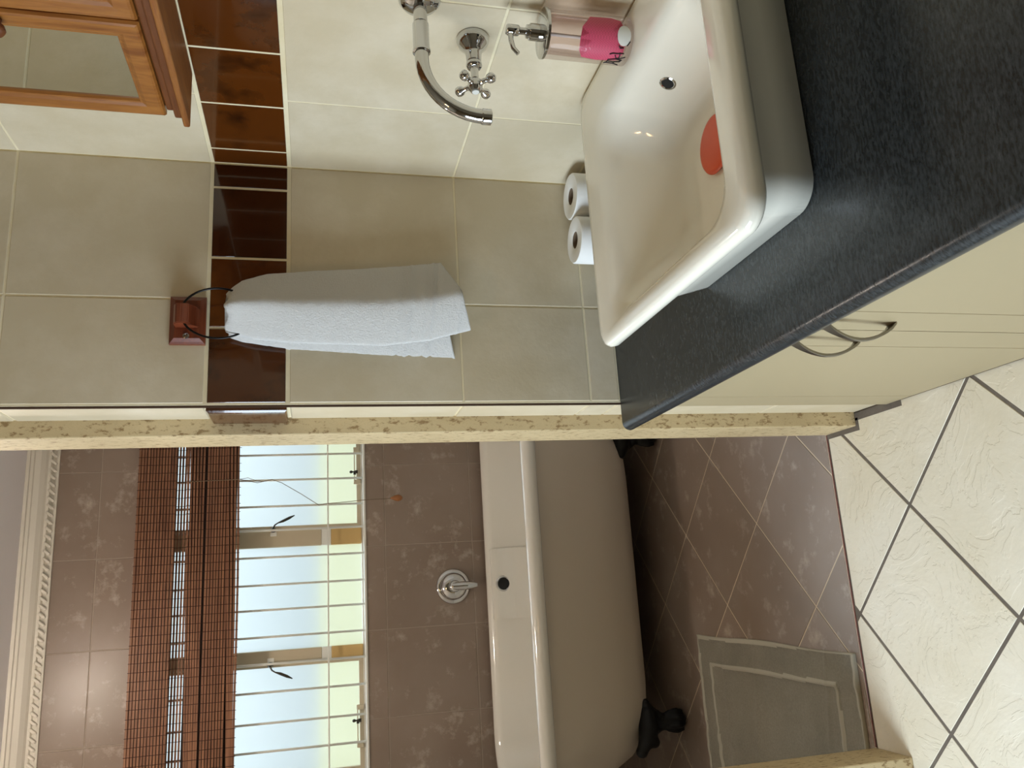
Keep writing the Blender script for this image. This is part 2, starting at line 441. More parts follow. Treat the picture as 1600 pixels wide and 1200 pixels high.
x1, y1_, kx, ky = -.116, 2.202, .2690, .2735
for i in range(-5, 6):
    for jj in range(-2, 9):
        if (i+jj) % 2: continue
        cx, cyc = x1+kx*i, y1_+ky*jj+ky; gg = .0022
        po = [(cx, cyc-ky+gg*1.4), (cx+kx-gg*1.4, cyc), (cx, cyc+ky-gg*1.4), (cx-kx+gg*1.4, cyc)]
        for a, b, c in ((1, 0, 1.0), (-1, 0, 1.1), (0, -1, -2.031), (0, 1, 3.95)): po = clip(po, a, b, c) if po else po
        if po: slab_tile('floor_tile', po, F3, 'bath_tile', fb, .0015, .001)
struct(obox('trim_4', (-.476, 2.0215, -.001), (.368, 2.0265, .0006), 'mahogany'))

# ------------------------------------------------------------------ bathroom shell
YF = 3.95
WX0, WX1, WZ0, WZ1 = -.80, .845, 1.215, 2.16
bm = bmesh.new()
for lo, hi in (((-1.3, YF+.002, 0), (WX0, 4.12, 2.7)), ((WX1, YF+.002, 0), (1.15, 4.12, 2.7)), ((WX0, YF+.002, 0), (WX1, 4.12, WZ0)), ((WX0, YF+.002, WZ1), (WX1, 4.12, 2.7))):
    box(bm, lo, hi)
wf = struct(finish(bm, 'wall_far', 'grout_bath'))
C3 = lambda u, v, h: Vector((u, YF-h, v))
cols = [-1.1, -.937, -.55, -.163, .224, .611, .998]; zr = [0, .277, .699, 1.122, 1.545, 1.967, 2.39, 2.67]
for z0, z1 in zip(zr, zr[1:]):
    for a, b in zip(cols, cols[1:]):
        r = (a+.002, b-.002, z0+.002, z1-.002)
        parts = [r]
        if r[3] > WZ0 and r[2] < WZ1 and r[1] > WX0 and r[0] < WX1:   # around the window
            parts = []
            if r[2] < WZ0: parts.append((r[0], r[1], r[2], WZ0)); r = (r[0], r[1], WZ0, r[3])
            if r[3] > WZ1: parts.append((r[0], r[1], WZ1, r[3])); r = (r[0], r[1], r[2], WZ1)
            if r[0] < WX0: parts.append((r[0], WX0, r[2], r[3]))
            if r[1] > WX1: parts.append((WX1, r[1], r[2], r[3]))
        for q in parts:
            if q[1]-q[0] > .01 and q[3]-q[2] > .01:
                slab_tile('wall_tile', [(q[0], q[2]), (q[1], q[2]), (q[1], q[3]), (q[0], q[3])], C3, 'bath_tile', wf, .002, .001)
struct(obox('wall_left.001', (-1.3, 2.02, 0), (-1.1, 3.952, 2.7), 'bath_plaster'))
struct(obox('wall_right.001', (1.0, 2.02, 0), (1.15, 3.952, 2.7), 'bath_plaster'))
struct(obox('ceiling.001', (-1.3, 2.02, 2.67), (1.15, 4.12, 2.76), 'ceiling_paint'))
struct(obox('wall_front.001', (.45, 2.005, 0), (1.0, 2.03, 2.67), 'bath_plaster'))
struct(obox('wall_front.002', (-1.1, 2.022, 0), (-.56, 2.03, 2.67), 'bath_plaster'))
struct(obox('wall_front.003', (-.56, 2.022, 2.32), (.45, 2.03, 2.67), 'bath_plaster'))
# cornice with its rope bead
cr = struct(prism('trim_5', [(3.949, 2.563), (3.938, 2.563), (3.934, 2.572), (3.934, 2.588), (3.924, 2.592), (3.921, 2.602), (3.905, 2.608), (3.885, 2.622), (3.874, 2.642), (3.866, 2.645), (3.862, 2.655), (3.852, 2.657), (3.85, 2.6695), (3.949, 2.6695)], 0, -1.1, 1.0, 'cornice'))
bm = bmesh.new(); x = -1.09
while x < .98:
    b2 = bmesh.new(); bmesh.ops.create_cube(b2, size=1)
    bmesh.ops.bevel(b2, geom=b2.edges[:], offset=.2, segments=1, affect='EDGES')
    merge(bm, b2, 0, Matrix.Translation((x, 3.926, 2.583)) @ Matrix.Rotation(math.radians(40), 4, 'Y') @ Matrix.Diagonal((.012, .018, .034, 1)))
    x += .033
tag(finish(bm, 'rope_bead', 'cornice', cr), kind='stuff')

# ------------------------------------------------------------------ window
wn = bpy.data.objects.new('window_1', None); wn.location = (0, 4.03, WZ0); COL.objects.link(wn); struct(wn)
YW = 4.035
def wbox(name, lo, hi, mat, par=None, bev=.002): return obox(name, lo, hi, mat, par or wn, bev)
bm = bmesh.new()
box(bm, (WX0, YW-.02, WZ0), (WX1, YW+.02, WZ0+.016), .002); box(bm, (WX0, YW-.02, WZ1-.03), (WX1, YW+.02, WZ1), .002)
box(bm, (WX0, YW-.02, WZ0), (WX0+.03, YW+.02, WZ1), .002); box(bm, (WX1-.03, YW-.02, WZ0), (WX1, YW+.02, WZ1), .002)
finish(bm, 'frame', 'white_paint', wn)
wbox('sill', (WX0, 3.944, WZ0-.002), (WX1, YW-.02, WZ0+.008), 'white_paint')
mull = [(.243, .322), (-.276, -.222)]
for a, b in mull:
    wbox('mullion', (a, YW-.026, 1.42), (b, YW+.02, WZ1-.03), 'frame_cream')
    wbox('mullion', (a, YW-.026, WZ0+.016), (b, YW+.02, 1.375), 'frame_ochre')
    wbox('mullion', (a, YW-.024, 1.375), (b, YW+.02, 1.42), 'white_paint')
panes = [(WX0+.03, -.276), (-.222, .243), (.322, WX1-.03)]
for i, (a, b) in enumerate(panes):
    cs = None
    if i != 1:
        bm = bmesh.new(); w = .02
        box(bm, (a, YW-.02, WZ0+.016), (b, YW+.005, WZ0+.036), .001); box(bm, (a, YW-.02, WZ1-.05), (b, YW+.005, WZ1-.03), .001)
        box(bm, (a, YW-.02, WZ0+.036), (a+w, YW+.005, WZ1-.05), .001); box(bm, (b-w, YW-.02, WZ0+.036), (b, YW+.005, WZ1-.05), .001)
        cs = finish(bm, 'casement', 'frame_cream', wn)
        obox('pane', (a+w-.003, YW-.002, WZ0+.03), (b-w+.003, YW+.001, WZ1-.045), 'frosted', wn)
    else:
        obox('pane', (a, YW-.002, WZ0+.016), (b, YW+.001, WZ1-.03), 'frosted', wn)
def lever(x, z, s):
    wbox('handle_plate', (x-s*.026-.010, YW-.031, z-.016), (x-s*.026+.010, YW-.026, z+.014), 'white_paint')
    bm = bmesh.new(); y = YW-.028
    lathe(bm, (x-.006*s, y, z), (0, -1, 0), [(.013, 0), (.013, .008), (.008, .02), (.007, .028)], 12)
    tube(bm, [(x, y-.024, z), (x+s*.015, y-.027, z-.008), (x+s*.024, y-.03, z-.022), (x+s*.032, y-.03, z-.045), (x+s*.046, y-.03, z-.075), (x+s*.057, y-.03, z-.098)], [.004, .0035, .003, .0065, .0065, .002], 8)
    finish(bm, 'handle', 'steel_dark', wn, True, 40)
lever(.330, 1.642, 1); lever(-.290, 1.648, -1)
def stay(xa, xb, xp):
    bm = bmesh.new(); y = YW-.034; z = WZ0+.042
    tube(bm, [(xa, y, z+.004), (xb, y, z+.004)], .0028, 8)
    box(bm, (xa-.01, y, WZ0+.016), (xa+.012, y+.012, z+.008), .002)
    box(bm, (xb-.012, y, WZ0+.02), (xb+.014, y+.012, z+.008), .002)
    finish(bm, 'stay', 'frame_cream', wn, True, 40)
    bm = bmesh.new()
    lathe(bm, (xp, y-.001, z-.012), (0, 0, 1), [(.008, 0), (.008, .012), (.0035, .016), (.0035, .024), (.007, .028), (.007, .036), (.003, .04)], 10)
    box(bm, (xp-.014, y-.004, z-.003), (xp+.005, y+.01, z+.009), .002)
    finish(bm, 'stay_peg', 'steel_dark', wn, True, 40)
stay(.54, .70, .59); stay(-.50, -.66, -.555)

# burglar bars
gd = thing('window_guard', (0, 3.985, WZ0), 'white steel burglar bars in front of the bathroom window panes', 'window guard')
xs = [(440, .668), .549, .426, .316, .193, .070, -.040, -.157, -.273, -.391, -.519, -.634]
xs = [v if isinstance(v, float) else v[1] for v in xs] + [.785, -.75]
for x in xs:
    bm = bmesh.new(); k_ = 3.975/3.92; tube(bm, [(x*k_, 3.975, WZ0-.0), (x*k_, 3.975, WZ1)], .0052, 8); finish(bm, 'bar', 'white_paint', gd, True)
obox('cross_bar', (WX0, 3.966, 1.386), (WX1, 3.974, 1.393), 'white_paint', gd, .001)

# garden beyond the panes
gw = tag(obox('garden_wall', (-5, 7.0, -.4), (5, 7.2, 1.42), 'garden_wall'), 'pale yellow garden wall seen blurred through the lower window panes', 'wall')
struct(obox('ground', (-6, 4.13, -.5), (6, 9, -.4), 'garden_ground'))
def blob_bush(cx, cy, cz, r, n, seed):
    random.seed(seed); bm = bmesh.new()
    for i in range(n):
        d = Vector((random.gauss(0, 1), random.gauss(0, 1), random.gauss(0, 1))).normalized()*r*random.uniform(.5, 1)
        p = Vector((cx, cy, cz))+Vector((d.x, d.y*.6, d.z)); a = random.uniform(0, 6); s = random.uniform(.06, .12)
        u = Vector((math.cos(a), math.sin(a), random.uniform(-.5, .5)))*s; w = Vector((-math.sin(a)*.4, .3, .6))*s*.5
        vs = [bm.verts.new(p-u), bm.verts.new(p+w), bm.verts.new(p+u), bm.verts.new(p-w)]; bm.faces.new(vs)
    return bm
sh = thing('shrub', (2.2, 6.3, -.4), 'green shrub outside beyond the right-hand window pane', 'shrub')
bm = blob_bush(2.25, 6.3, 1.15, .9, 900, 3); tag(finish(bm, 'foliage', 'leaf', sh), kind='stuff')
bm = bmesh.new(); tube(bm, [(2.2, 6.3, -.4), (2.22, 6.3, .3), (2.25, 6.3, .9)], [.06, .05, .03], 8); finish(bm, 'stem', 'pine_dark', sh, True)

# ------------------------------------------------------------------ bamboo roman blind
bl = thing('bamboo_blind', (0, 3.93, 2.2), 'brown woven bamboo roman blind gathered up over the top of the bathroom window', 'blind')
BX0, BX1 = -.94, .86
def sheet(name, z_lo, z_hi, y, slope=0., pitch=.0125, gap=.0036, tilt=0., th=.003, mat='bamboo', wav=.0):
    """slats run along X; slope lifts the top edge toward +X"""
    bm = bmesh.new(); n = max(1, int(round((z_hi-z_lo)/pitch)))
    for i in range(n):
        z = z_lo + (i+.5)*(z_hi-z_lo)/n; h = (pitch-gap)/2 * (z_hi-z_lo)/n/pitch
        xs_ = [BX0+(BX1-BX0)*t/12 for t in range(13)]
        yy = y+tilt*(z-z_lo)
        rings = []
        for x in xs_:
            dz = slope*x*(i+.5)/n + wav*math.sin(x*5+y*40)*(1-(i+.5)/n)
            wob = random.uniform(-.0005, .0005)
            rings.append([Vector((x, yy-th/2+wob, z-h+dz)), Vector((x, yy+th/2, z-h+dz)), Vector((x, yy+th/2, z+h+dz)), Vector((x, yy-th/2+wob, z+h+dz))])
        loft(bm, rings)
    o = tag(finish(bm, name, mat, bl), kind='stuff')
    bm = bmesh.new(); x = BX0+.012; kx_ = 0
    while x < BX1:
        x += .037
        d1 = slope*x; tube(bm, [(x, y-th*.9, z_lo-.002), (x, y+tilt*(z_hi-z_lo)-th*.9, z_hi+d1)], .0012, 5)
    tag(finish(bm, 'warp_threads', 'thread', bl), kind='stuff')
sheet('valance', 2.060, 2.224, 3.882)
sheet('back_sheet', 1.945, 2.20, 3.925, 0, .0125, .0040)
sheet('upper_fold', 1.938, 2.008, 3.895, .022)
sheet('middle_fold', 1.832, 1.930, 3.888, .0)
sheet('lower_fold', 1.783, 1.834, 3.880, .02, wav=.003)
obox('fold_shade_strip', (BX0, 3.900, 1.80), (BX1, 3.912, 2.004), 'blind_shade', bl)  # added dark strip: paints the shade between folds, stops light through the slats
obox('fold_shade_strip', (BX0, 3.900, 2.075), (BX1, 3.912, 2.20), 'blind_shade', bl)  # the same added shade strip, behind the valance
obox('head_rail', (BX0, 3.89, 2.195), (BX1, 3.948, 2.222), 'pine_dark', bl, .002)
bm = bmesh.new()
tube(bm, [(.546, 3.868, 2.0), (.55, 3.868, 1.785), (.532, 3.868, 1.708), (.545, 3.868, 1.643), (.529, 3.868, 1.601), (.475, 3.866, 1.515), (.419, 3.864, 1.433), (.424, 3.862, 1.40), (.427, 3.862, 1.34), (.435, 3.862, 1.221), (.438, 3.862, 1.085)], .0016, 6)
tube(bm, [(.549, 3.866, 1.80), (.556, 3.866, 1.75), (.54, 3.866, 1.71), (.536, 3.866, 1.68)], .0012, 6)
finish(bm, 'pull_cord', 'cord', bl, True)
bm = bmesh.new(); lathe(bm, (.439, 3.862, 1.100), (0, 0, -1), [(.003, 0), (.006, .008), (.014, .022), (.0165, .036), (.013, .048), (.006, .056)], 14)
tag(finish(bm, 'cord_acorn', 'acorn', bl, True), 'turned wooden acorn on the pull cord')

# ------------------------------------------------------------------ bath mixer on the far wall
mx = thing('bath_mixer', (.014, YF, .802), 'chrome lever bath mixer on the dark tiled wall above the bath', 'tap')
mc = (.014, YF, .802)
bm = bmesh.new(); lathe(bm, mc, (0, -1, 0), [(.083, 0), (.083, .004), (.078, .010), (.062, .014), (.058, .013)], 40); finish(bm, 'wall_plate', 'chrome', mx, True, 50)
bm = bmesh.new(); lathe(bm, (mc[0], YF-.010, mc[2]), (0, -1, 0), [(.064, 0), (.063, .014), (.055, .026), (.034, .032)], 36); finish(bm, 'dome', 'chrome', mx, True, 50)
bm = bmesh.new(); lathe(bm, (mc[0], YF-.03, mc[2]), (0, -1, 0), [(.028, 0), (.028, .028), (.024, .038), (.012, .042)], 24); finish(bm, 'body', 'chrome', mx, True, 50)
bm = bmesh.new(); y = YF-.066
tube(bm, [(mc[0], y, mc[2]+.012), (mc[0], y-.004, mc[2]-.03), (mc[0], y-.010, mc[2]-.07), (mc[0], y-.016, mc[2]-.105)], [.016, .021, .018, .010], 14)
for v in bm.verts: v.co.y = y + (v.co.y-y)*.75
finish(bm, 'lever', 'chrome', mx, True, 50)

# ------------------------------------------------------------------ bathtub
bt = thing('bathtub', (.01, 3.49, 0), 'cream freestanding roll top bath on black claw feet below the window', 'bath')
def br(x0, x1, y0, y1, r, z): return rrect(x0, x1, y0, y1, r, z, 10)
RZ = .645; x0b, x1b, y0b, y1b = -.92, .93, 3.050, 3.925
def bi(d, z, r=.24, e=0): return br(x0b+d+e, x1b-d-e, y0b+d, y1b-d, max(.05, r-d*.4), z)
bm = bmesh.new()
loft(bm, [bi(.30, .115, .30, .09), bi(.24, .125, .30, .08), bi(.175, .155, .30, .07), bi(.135, .20, .3, .06), bi(.10, .32, .3, .035), bi(.075, .45, .3, .015), bi(.055, .56), bi(.050, RZ-.035)], True, False)
finish(bm, 'tub_shell', 'bath_paint', bt, True)
bm = bmesh.new()
rr = .031; ring = []
for i in range(9):
    a = math.radians(-70 + 165*i/8); ring.append(bi(.036-rr*math.cos(a)*1.1, RZ-rr*.85+rr*math.sin(a)))
rings = [bi(.055, RZ-.06)] + ring + [bi(.050, RZ-.003), bi(.060, RZ-.012), bi(.068, RZ-.030), bi(.080, RZ-.12), bi(.14, .34), bi(.19, .22), bi(.30, .185)]
loft(bm, rings, False, True)
finish(bm, 'rim_and_basin', 'bath_enamel', bt, True)
# slightly raised tap ledge in the middle of the inside back
prism('tap_ledge', [(3.850, .630), (3.841, .605), (3.8395, .575), (3.832, .525), (3.771, .34), (3.80, .34), (3.87, .53), (3.876, .630)], 0, -.15, .178, 'bath_enamel', bt, .003)
of = bt
bm = bmesh.new(); lathe(bm, (.012, 3.841, .578), (0, -1, 0), [(.037, 0), (.037, .002), (.032, .005), (.029, .003)], 28); ov = finish(bm, 'overflow', 'chrome', bt, True, 40)
bm = bmesh.new(); lathe(bm, (.012, 3.840, .576), (0, -1, 0), [(.027, 0), (.027, .0048)], 24); finish(bm, 'overflow_hole', 'black_void', bt, True, 40)
def claw(sx, x, y, sy):
    bm = bmesh.new()
    def ball(c, r, s=(1, 1, 1)):
        b2 = bmesh.new(); bmesh.ops.create_uvsphere(b2, u_segments=14, v_segments=10, radius=r)
        merge(bm, b2, 0, Matrix.Translation(c) @ Matrix.Diagonal((*s, 1)))
    P = lambda dx, dy, z: (x+sx*dx, y+sy*dy, z)
    ball(P(0, 0, .042), .042)
    for a in (-60, -20, 20, 60):                                   # toes gripping the ball
        t = math.radians(a)
        tube(bm, [P(math.sin(t)*.012, .01, .095), P(math.sin(t)*.034, -.028*math.cos(t), .078), P(math.sin(t)*.045, -.040*math.cos(t), .045), P(math.sin(t)*.04, -.036*math.cos(t), .016)], [.014, .013, .011, .006], 8)
    tube(bm, [P(0, .0, .07), P(.006, .02, .105), P(.018, .03, .135), P(.03, .03, .165), P(.035, .03, .19)], [.034, .034, .042, .055, .06], 14)
    tube(bm, [P(-.085, .03, .165), P(-.04, -.01, .165), P(.02, -.03, .172), P(.06, -.035, .188), P(.085, -.035, .205)], [.018, .034, .042, .034, .024], 12)
    ball(P(.098, -.035, .212), .024); ball(P(.066, -.040, .160), .024); ball(P(-.07, .0, .170), .022)
    tube(bm, [P(-.09, .03, .2), P(-.05, .0, .15), P(-.015, -.01, .105)], [.01, .016, .018], 10)
    o = finish(bm, 'claw_foot', 'iron_black', bt, True)
    rm = o.modifiers.new('r', 'REMESH'); rm.mode = 'VOXEL'; rm.voxel_size = .006; rm.use_smooth_shade = True
    sm = o.modifiers.new('s', 'SMOOTH'); sm.iterations = 3
claw(-1, -.562, 3.215, 1); claw(1, .592, 3.215, 1); claw(-1, -.562, 3.76, -1); claw(1, .592, 3.76, -1)

# ------------------------------------------------------------------ bath mat
bm = bmesh.new(); nx, ny = 110, 190; mx0, mx1, my0, my1 = -.80, -.232, 2.048, 3.012
vs = []
for i in range(nx+1):
    row = []
    for j in range(ny+1):
        u, v = i/nx, j/ny; x = mx0+(mx1-mx0)*u; y = my0+(my1-my0)*v
        x += .006*(v-.5)*2*u - .004*math.sin(v*9)*u; y += .012*(1-u)*(1 if v > .5 else 1)*.5
        e = min((x-mx0), (mx1-x), (y-my0), (my1-y)); z = .007
        if e < .012: z += .003
        d = min(mx1-x, x-mx0, (y-my0), my1-y)
        z += .008*math.exp(-((d-.098)/.006)**2)
        z += .006*noise.noise(Vector((x*7, y*2.2, 1)))+.004*noise.noise(Vector((x*26, y*3, 4)))
        z += .004*math.exp(-((y-2.20-.02*math.sin(x*8))/.008)**2) + .003*math.exp(-((y-2.62-.03*math.sin(x*7))/.01)**2) + .003*math.exp(-((y-2.82)/.01)**2)
        row.append(bm.verts.new((x, y, max(z, .003))))
    vs.append(row)
for i in range(nx):
    for j in range(ny):
        f_ = bm.faces.new((vs[i][j], vs[i+1][j], vs[i+1][j+1], vs[i][j+1])); c_ = f_.calc_center_median()
        d = min(mx1-c_.x, c_.x-mx0, c_.y-my0, my1-c_.y)
        if d < .012 or abs(d-.098) < .0075: f_.material_index = 1
ext = bmesh.ops.extrude_edge_only(bm, edges=[e for e in bm.edges if e.is_boundary])
for v in [g_ for g_ in ext['geom'] if isinstance(g_, bmesh.types.BMVert)]: v.co.z = .0005
tag(finish(bm, 'bath_mat', ['mat_cotton', 'mat_hem'], None, True), 'grey cotton bath mat with a raised border on the bathroom floor at the threshold', 'bath mat')

# ------------------------------------------------------------------ vanity cabinet, countertop
vc = thing('vanity_cabinet', (.68, .78, 0), 'cream vanity cabinet with bow handles under the dark countertop', 'cabinet')
XC = .397
obox('carcass', (XC+.018, -.02, .003), (.974, YB-.002, .704), 'cabinet_paint', vc)
def door(ya, yb, hy, name='door'):
    g2 = .0012; grooves = [ya+.094, yb-.094]; e = .0016
    prof = [(XC+.017, ya+g2), (XC+.017, yb-g2), (XC, yb-g2)]
    for gy in grooves[::-1]: prof += [(XC, gy+e), (XC+.003, gy), (XC, gy-e)]
    prof += [(XC, ya+g2)]
    bm = bmesh.new(); loft(bm, [[Vector((a, b, .006)) for a, b in prof], [Vector((a, b, .700)) for a, b in prof]])
    d = finish(bm, name, 'cabinet_paint', vc)
    bm = bmesh.new(); zt, zb = .640, .482; rings = []      # bow handle: flared ends, arched middle
    for i in range(17):
        t = i/16; z = zt+(zb-zt)*t; s = math.sin(PI*t); out = .032*s**.72
        w = .0035 + .010*abs(2*t-1)**2.2; th = .0045
        if t in (0, 1): w = .0125
        lean = (t-.5)*.02
        rings.append([Vector((XC-.001-out-th/2+lean*0, hy-w+lean, z)), Vector((XC-out+th/2, hy-w+lean, z)), Vector((XC-out+th/2, hy+w+lean, z)), Vector((XC-.001-out-th/2, hy+w+lean, z))])
    loft(bm, rings); bmesh.ops.bevel(bm, geom=[e_ for e_ in bm.edges], offset=.0008, segments=1, affect='EDGES')
    h = finish(bm, 'handle', 'nickel', vc, True, 45)
    h.parent = d; tag(h, 'brushed metal bow handle')
door(1.158, YB-.003, 1.205); door(.564, 1.158, 1.112); door(-.02, .564, .52)
# countertop: postformed front edge
ct = []
XF = .340; ZT = .741; TH = .036; rr = TH/2
prof = [(.9755, ZT)]
for i in range(11):
    a = math.radians(90+180*i/10); prof.append((XF+rr+rr*math.cos(a), ZT-rr+rr*math.sin(a)))
prof += [(.9755, ZT-TH)]
bm = bmesh.new(); loft(bm, [[Vector((u, -.05, v)) for u, v in prof], [Vector((u, YB-.0015, v)) for u, v in prof]])
tag(finish(bm, 'countertop', 'counter', None, True, 30), 'dark charcoal laminate countertop with a rounded front edge', 'countertop')

# ------------------------------------------------------------------ basin
bs = thing('basin', (.7, 1.12, ZT), 'rectangular cream ceramic vessel basin standing on the dark countertop', 'basin')
X0, X1, Y0, Y1, BZ = .430, .974, .832, 1.412, .910
q = lambda a, b, c, d, r, z: rrect(a, b, c, d, r, z, 10)
bm = bmesh.new()
rings = [q(.517, .925, .926, 1.300, .045, ZT+.0005), q(.511, .93, .918, 1.304, .045, ZT+.004), q(.500, .938, .908, 1.330, .05, .80),
         q(.488, .948, .890, 1.352, .05, .855), q(.472, .958, .872, 1.374, .05, .872), q(.450, .966, .850, 1.394, .048, .876), q(.437, .971, .838, 1.405, .045, .880),
         q(.431, .9735, .833, 1.411, .042, .888), q(X0, X1, Y0, Y1, .040, .898), q(.433, .9725, .835, 1.409, .040, .906), q(.440, .969, .842, 1.402, .038, BZ),
         q(.455, .955, .857, 1.390, .04, .9105), q(.462, .890, .884, 1.345, .05, .909), q(.472, .872, .897, 1.318, .06, .903), q(.482, .862, .906, 1.300, .07, .885),
         q(.510, .842, .92, 1.28, .075, .84), q(.535, .822, .948, 1.258, .07, .80), q(.560, .800, .975, 1.23, .06, .781), q(.60, .77, 1.02, 1.19, .05, .776), q(.66, .73, 1.08, 1.13, .02, .775)]
loft(bm, rings); finish(bm, 'bowl', 'porcelain', bs, True)
# overflow ring lies on the sloping wall-side face
ovc = Vector((.8445, 1.135, .842)); nrm = Vector((-1, 0, .42)).normalized()
bm = bmesh.new(); lathe(bm, ovc - nrm*.002, nrm, [(.0155, 0), (.0155, .004), (.0125, .005), (.0105, .003)], 24); finish(bm, 'overflow', 'chrome', bs, True, 40)
bm = bmesh.new(); lathe(bm, ovc - nrm*.002, nrm, [(.0107, 0), (.0107, .0045)], 20); finish(bm, 'overflow_hole', 'black_void', bs, True, 40)
bm = bmesh.new(); lathe(bm, (.715, 1.112, .7785), (0, 0, 1), [(.050, 0), (.052, .002), (.050, .0045), (.044, .006), (.01, .0065)], 36)
tag(finish(bm, 'basin_plug', 'orange_rubber', None, True, 40), 'round orange plug disc lying in the bottom of the basin', 'plug')

# ------------------------------------------------------------------ spout and tap
sp = thing('basin_spout', (XA, 1.155, 1.276), 'chrome swan-bend spout projecting from the wall above the basin', 'spout')
bm = bmesh.new(); lathe(bm, (XA, 1.155, 1.276), (-1, 0, 0), [(.036, 0), (.036, .004), (.030, .012), (.016, .016)], 32); finish(bm, 'wall_flange', 'chrome', sp, True, 50)
bm = bmesh.new(); pts = [(XA-.01, 1.155, 1.276)] + [(XA-.02-i*.02, 1.155, 1.276) for i in range(5)]
cx_, cz_, rb = .860, 1.176, .100
for i in range(13):
    a = math.radians(90+90*i/12); pts.append((cx_+rb*math.cos(a), 1.155, cz_+rb*math.sin(a)))
tube(bm, pts, .0118, 20); finish(bm, 'bent_pipe', 'chrome', sp, True, 50)
bm = bmesh.new(); lathe(bm, (.930, 1.155, 1.276), (-1, 0, 0), [(.0119, 0), (.0140, .004), (.0140, .052), (.0150, .054), (.0150, .058), (.0119, .059)], 24); finish(bm, 'sleeve', 'chrome', sp, True, 50)
bm = bmesh.new(); lathe(bm, (.760, 1.155, 1.180), (0, 0, -1), [(.0119, 0), (.0132, .002), (.0132, .016), (.0115, .017), (.0105, .012)], 24); finish(bm, 'aerator', 'chrome', sp, True, 50)
tp = thing('basin_tap', (XA, 1.240, 1.166), 'chrome cross-handled wall tap left of the basin spout', 'tap')
bm = bmesh.new(); lathe(bm, (XA, 1.240, 1.168), (-1, 0, 0), [(.029, 0), (.030, .003), (.030, .008), (.026, .018), (.018, .026), (.0145, .036), (.0135, .050), (.0125, .052)], 32); finish(bm, 'shield', 'chrome', tp, True, 50)
bm = bmesh.new(); lathe(bm, (XA-.050, 1.240, 1.168), (-1, 0, 0), [(.011, 0), (.0145, .004), (.015, .009), (.012, .014), (.008, .015), (.007, .028), (.0075, .029), (.0075, .04)], 24); finish(bm, 'spindle', 'chrome', tp, True, 50)
hc = Vector((XA-.098, 1.240, 1.168)); bm = bmesh.new()
lathe(bm, hc + Vector((.012, 0, 0)), (-1, 0, 0), [(.008, 0), (.013, .006), (.014, .014), (.012, .022), (.009, .026)], 20)
for a in (45, 135, 225, 315):
    d = Vector((0, math.cos(math.radians(a)), math.sin(math.radians(a))))
    lathe(bm, hc + d*.006, d, [(.0065, 0), (.0048, .01), (.0045, .018), (.0085, .023), (.0095, .028), (.0085, .033), (.003, .037)], 14)
finish(bm, 'cross_handle', 'chrome', tp, True, 50)
bm = bmesh.new(); lathe(bm, hc + Vector((-.0142, 0, 0)), (-1, 0, 0), [(.0065, 0), (.0065, .0015)], 20); tag(finish(bm, 'index_disc', 'print_white', tp, True, 40), 'small white disc in the centre of the cross handle')

# ------------------------------------------------------------------ soap dispenser
DX, DY = .925, 1.142
sd = thing('soap_dispenser', (DX, DY, .911), 'clear pink-printed soap pump bottle on the basin ledge by the wall', 'soap dispenser')
bm = bmesh.new(); lathe(bm, (DX, DY, .911), (0, 0, 1), [(.036, 0), (.0405, .003), (.0405, .148), (.039, .150)], 40); finish(bm, 'bottle', 'acrylic', sd, True, 40)
bm = bmesh.new(); lathe(bm, (DX, DY, .920), (0, 0, 1), [(.030, 0), (.0345, .004), (.0335, .07), (.0325, .132)], 36); finish(bm, 'inner_cup', 'soap', sd, True, 40)
bm = bmesh.new(); lathe(bm, (DX, DY, .925), (0, 0, 1), [(.003, 0), (.003, .14)], 8); finish(bm, 'dip_tube', 'print_white', sd, True)
bm = bmesh.new(); lathe(bm, (DX, DY, 1.061), (0, 0, 1), [(.041, 0), (.0425, .001), (.0425, .005), (.041, .006), (.012, .0065)], 40); finish(bm, 'lid', 'chrome', sd, True, 40)
bm = bmesh.new(); lathe(bm, (DX, DY, 1.067), (0, 0, 1), [(.0145, 0), (.0145, .022), (.0115, .024), (.0115, .028), (.006, .029), (.006, .042)], 24)
lathe(bm, (DX, DY, 1.108), (0, 0, 1), [(.008, 0), (.0095, .002), (.0095, .020), (.008, .022)], 20)
tube(bm, [(DX, DY, 1.123), (DX-.02, DY, 1.123), (DX-.036, DY, 1.120), (DX-.046, DY, 1.112)], [.005, .0045, .0042, .004], 10)
finish(bm, 'pump', 'chrome', sd, True, 45)
# printing on the bottle wall: points given as angle round the bottle and height
ca = math.atan2(-DY, -DX)       # direction from the bottle toward the doorway side where the print faces
def cyl(a, z, r=.0410): return Vector((DX+r*math.cos(ca+a), DY+r*math.sin(ca+a), .911+z))
def patch(name, outline, mat, r):
    cu = (sum(p[0] for p in outline)/len(outline), sum(p[1] for p in outline)/len(outline))
    bm = bmesh.new(); rings = [[cyl(cu[0]+(a-cu[0])*s, cu[1]+(z-cu[1])*s, r) for a, z in outline] for s in (1, .85, .7, .5, .3, .12)]
    loft(bm, rings, False, True); rings2 = None
    return finish(bm, name, mat, sd, True)
pk = [(-.85, .024), (-.95, .06), (-.85, .088), (-.5, .096), (0, .0975), (.45, .095), (.8, .084), (.98, .080), (1.05, .040), (.9, .024), (.5, .018), (0, .015), (-.5, .016)]
patch('pink_panel', pk, 'pink_print', .0409)
wc = [( .25+.42*math.cos(t), .019+.0125*math.sin(t)) for t in [2*PI*i/16 for i in range(16)]]
patch('white_spot', wc, 'print_white', .0413)
bm = bmesh.new()
def px2(px, py):     # crop pixels of the handwriting -> angle, height
    return (-(py-560)/440.0*1.0-.05, (1130-px)/12.0*.00108+.001)
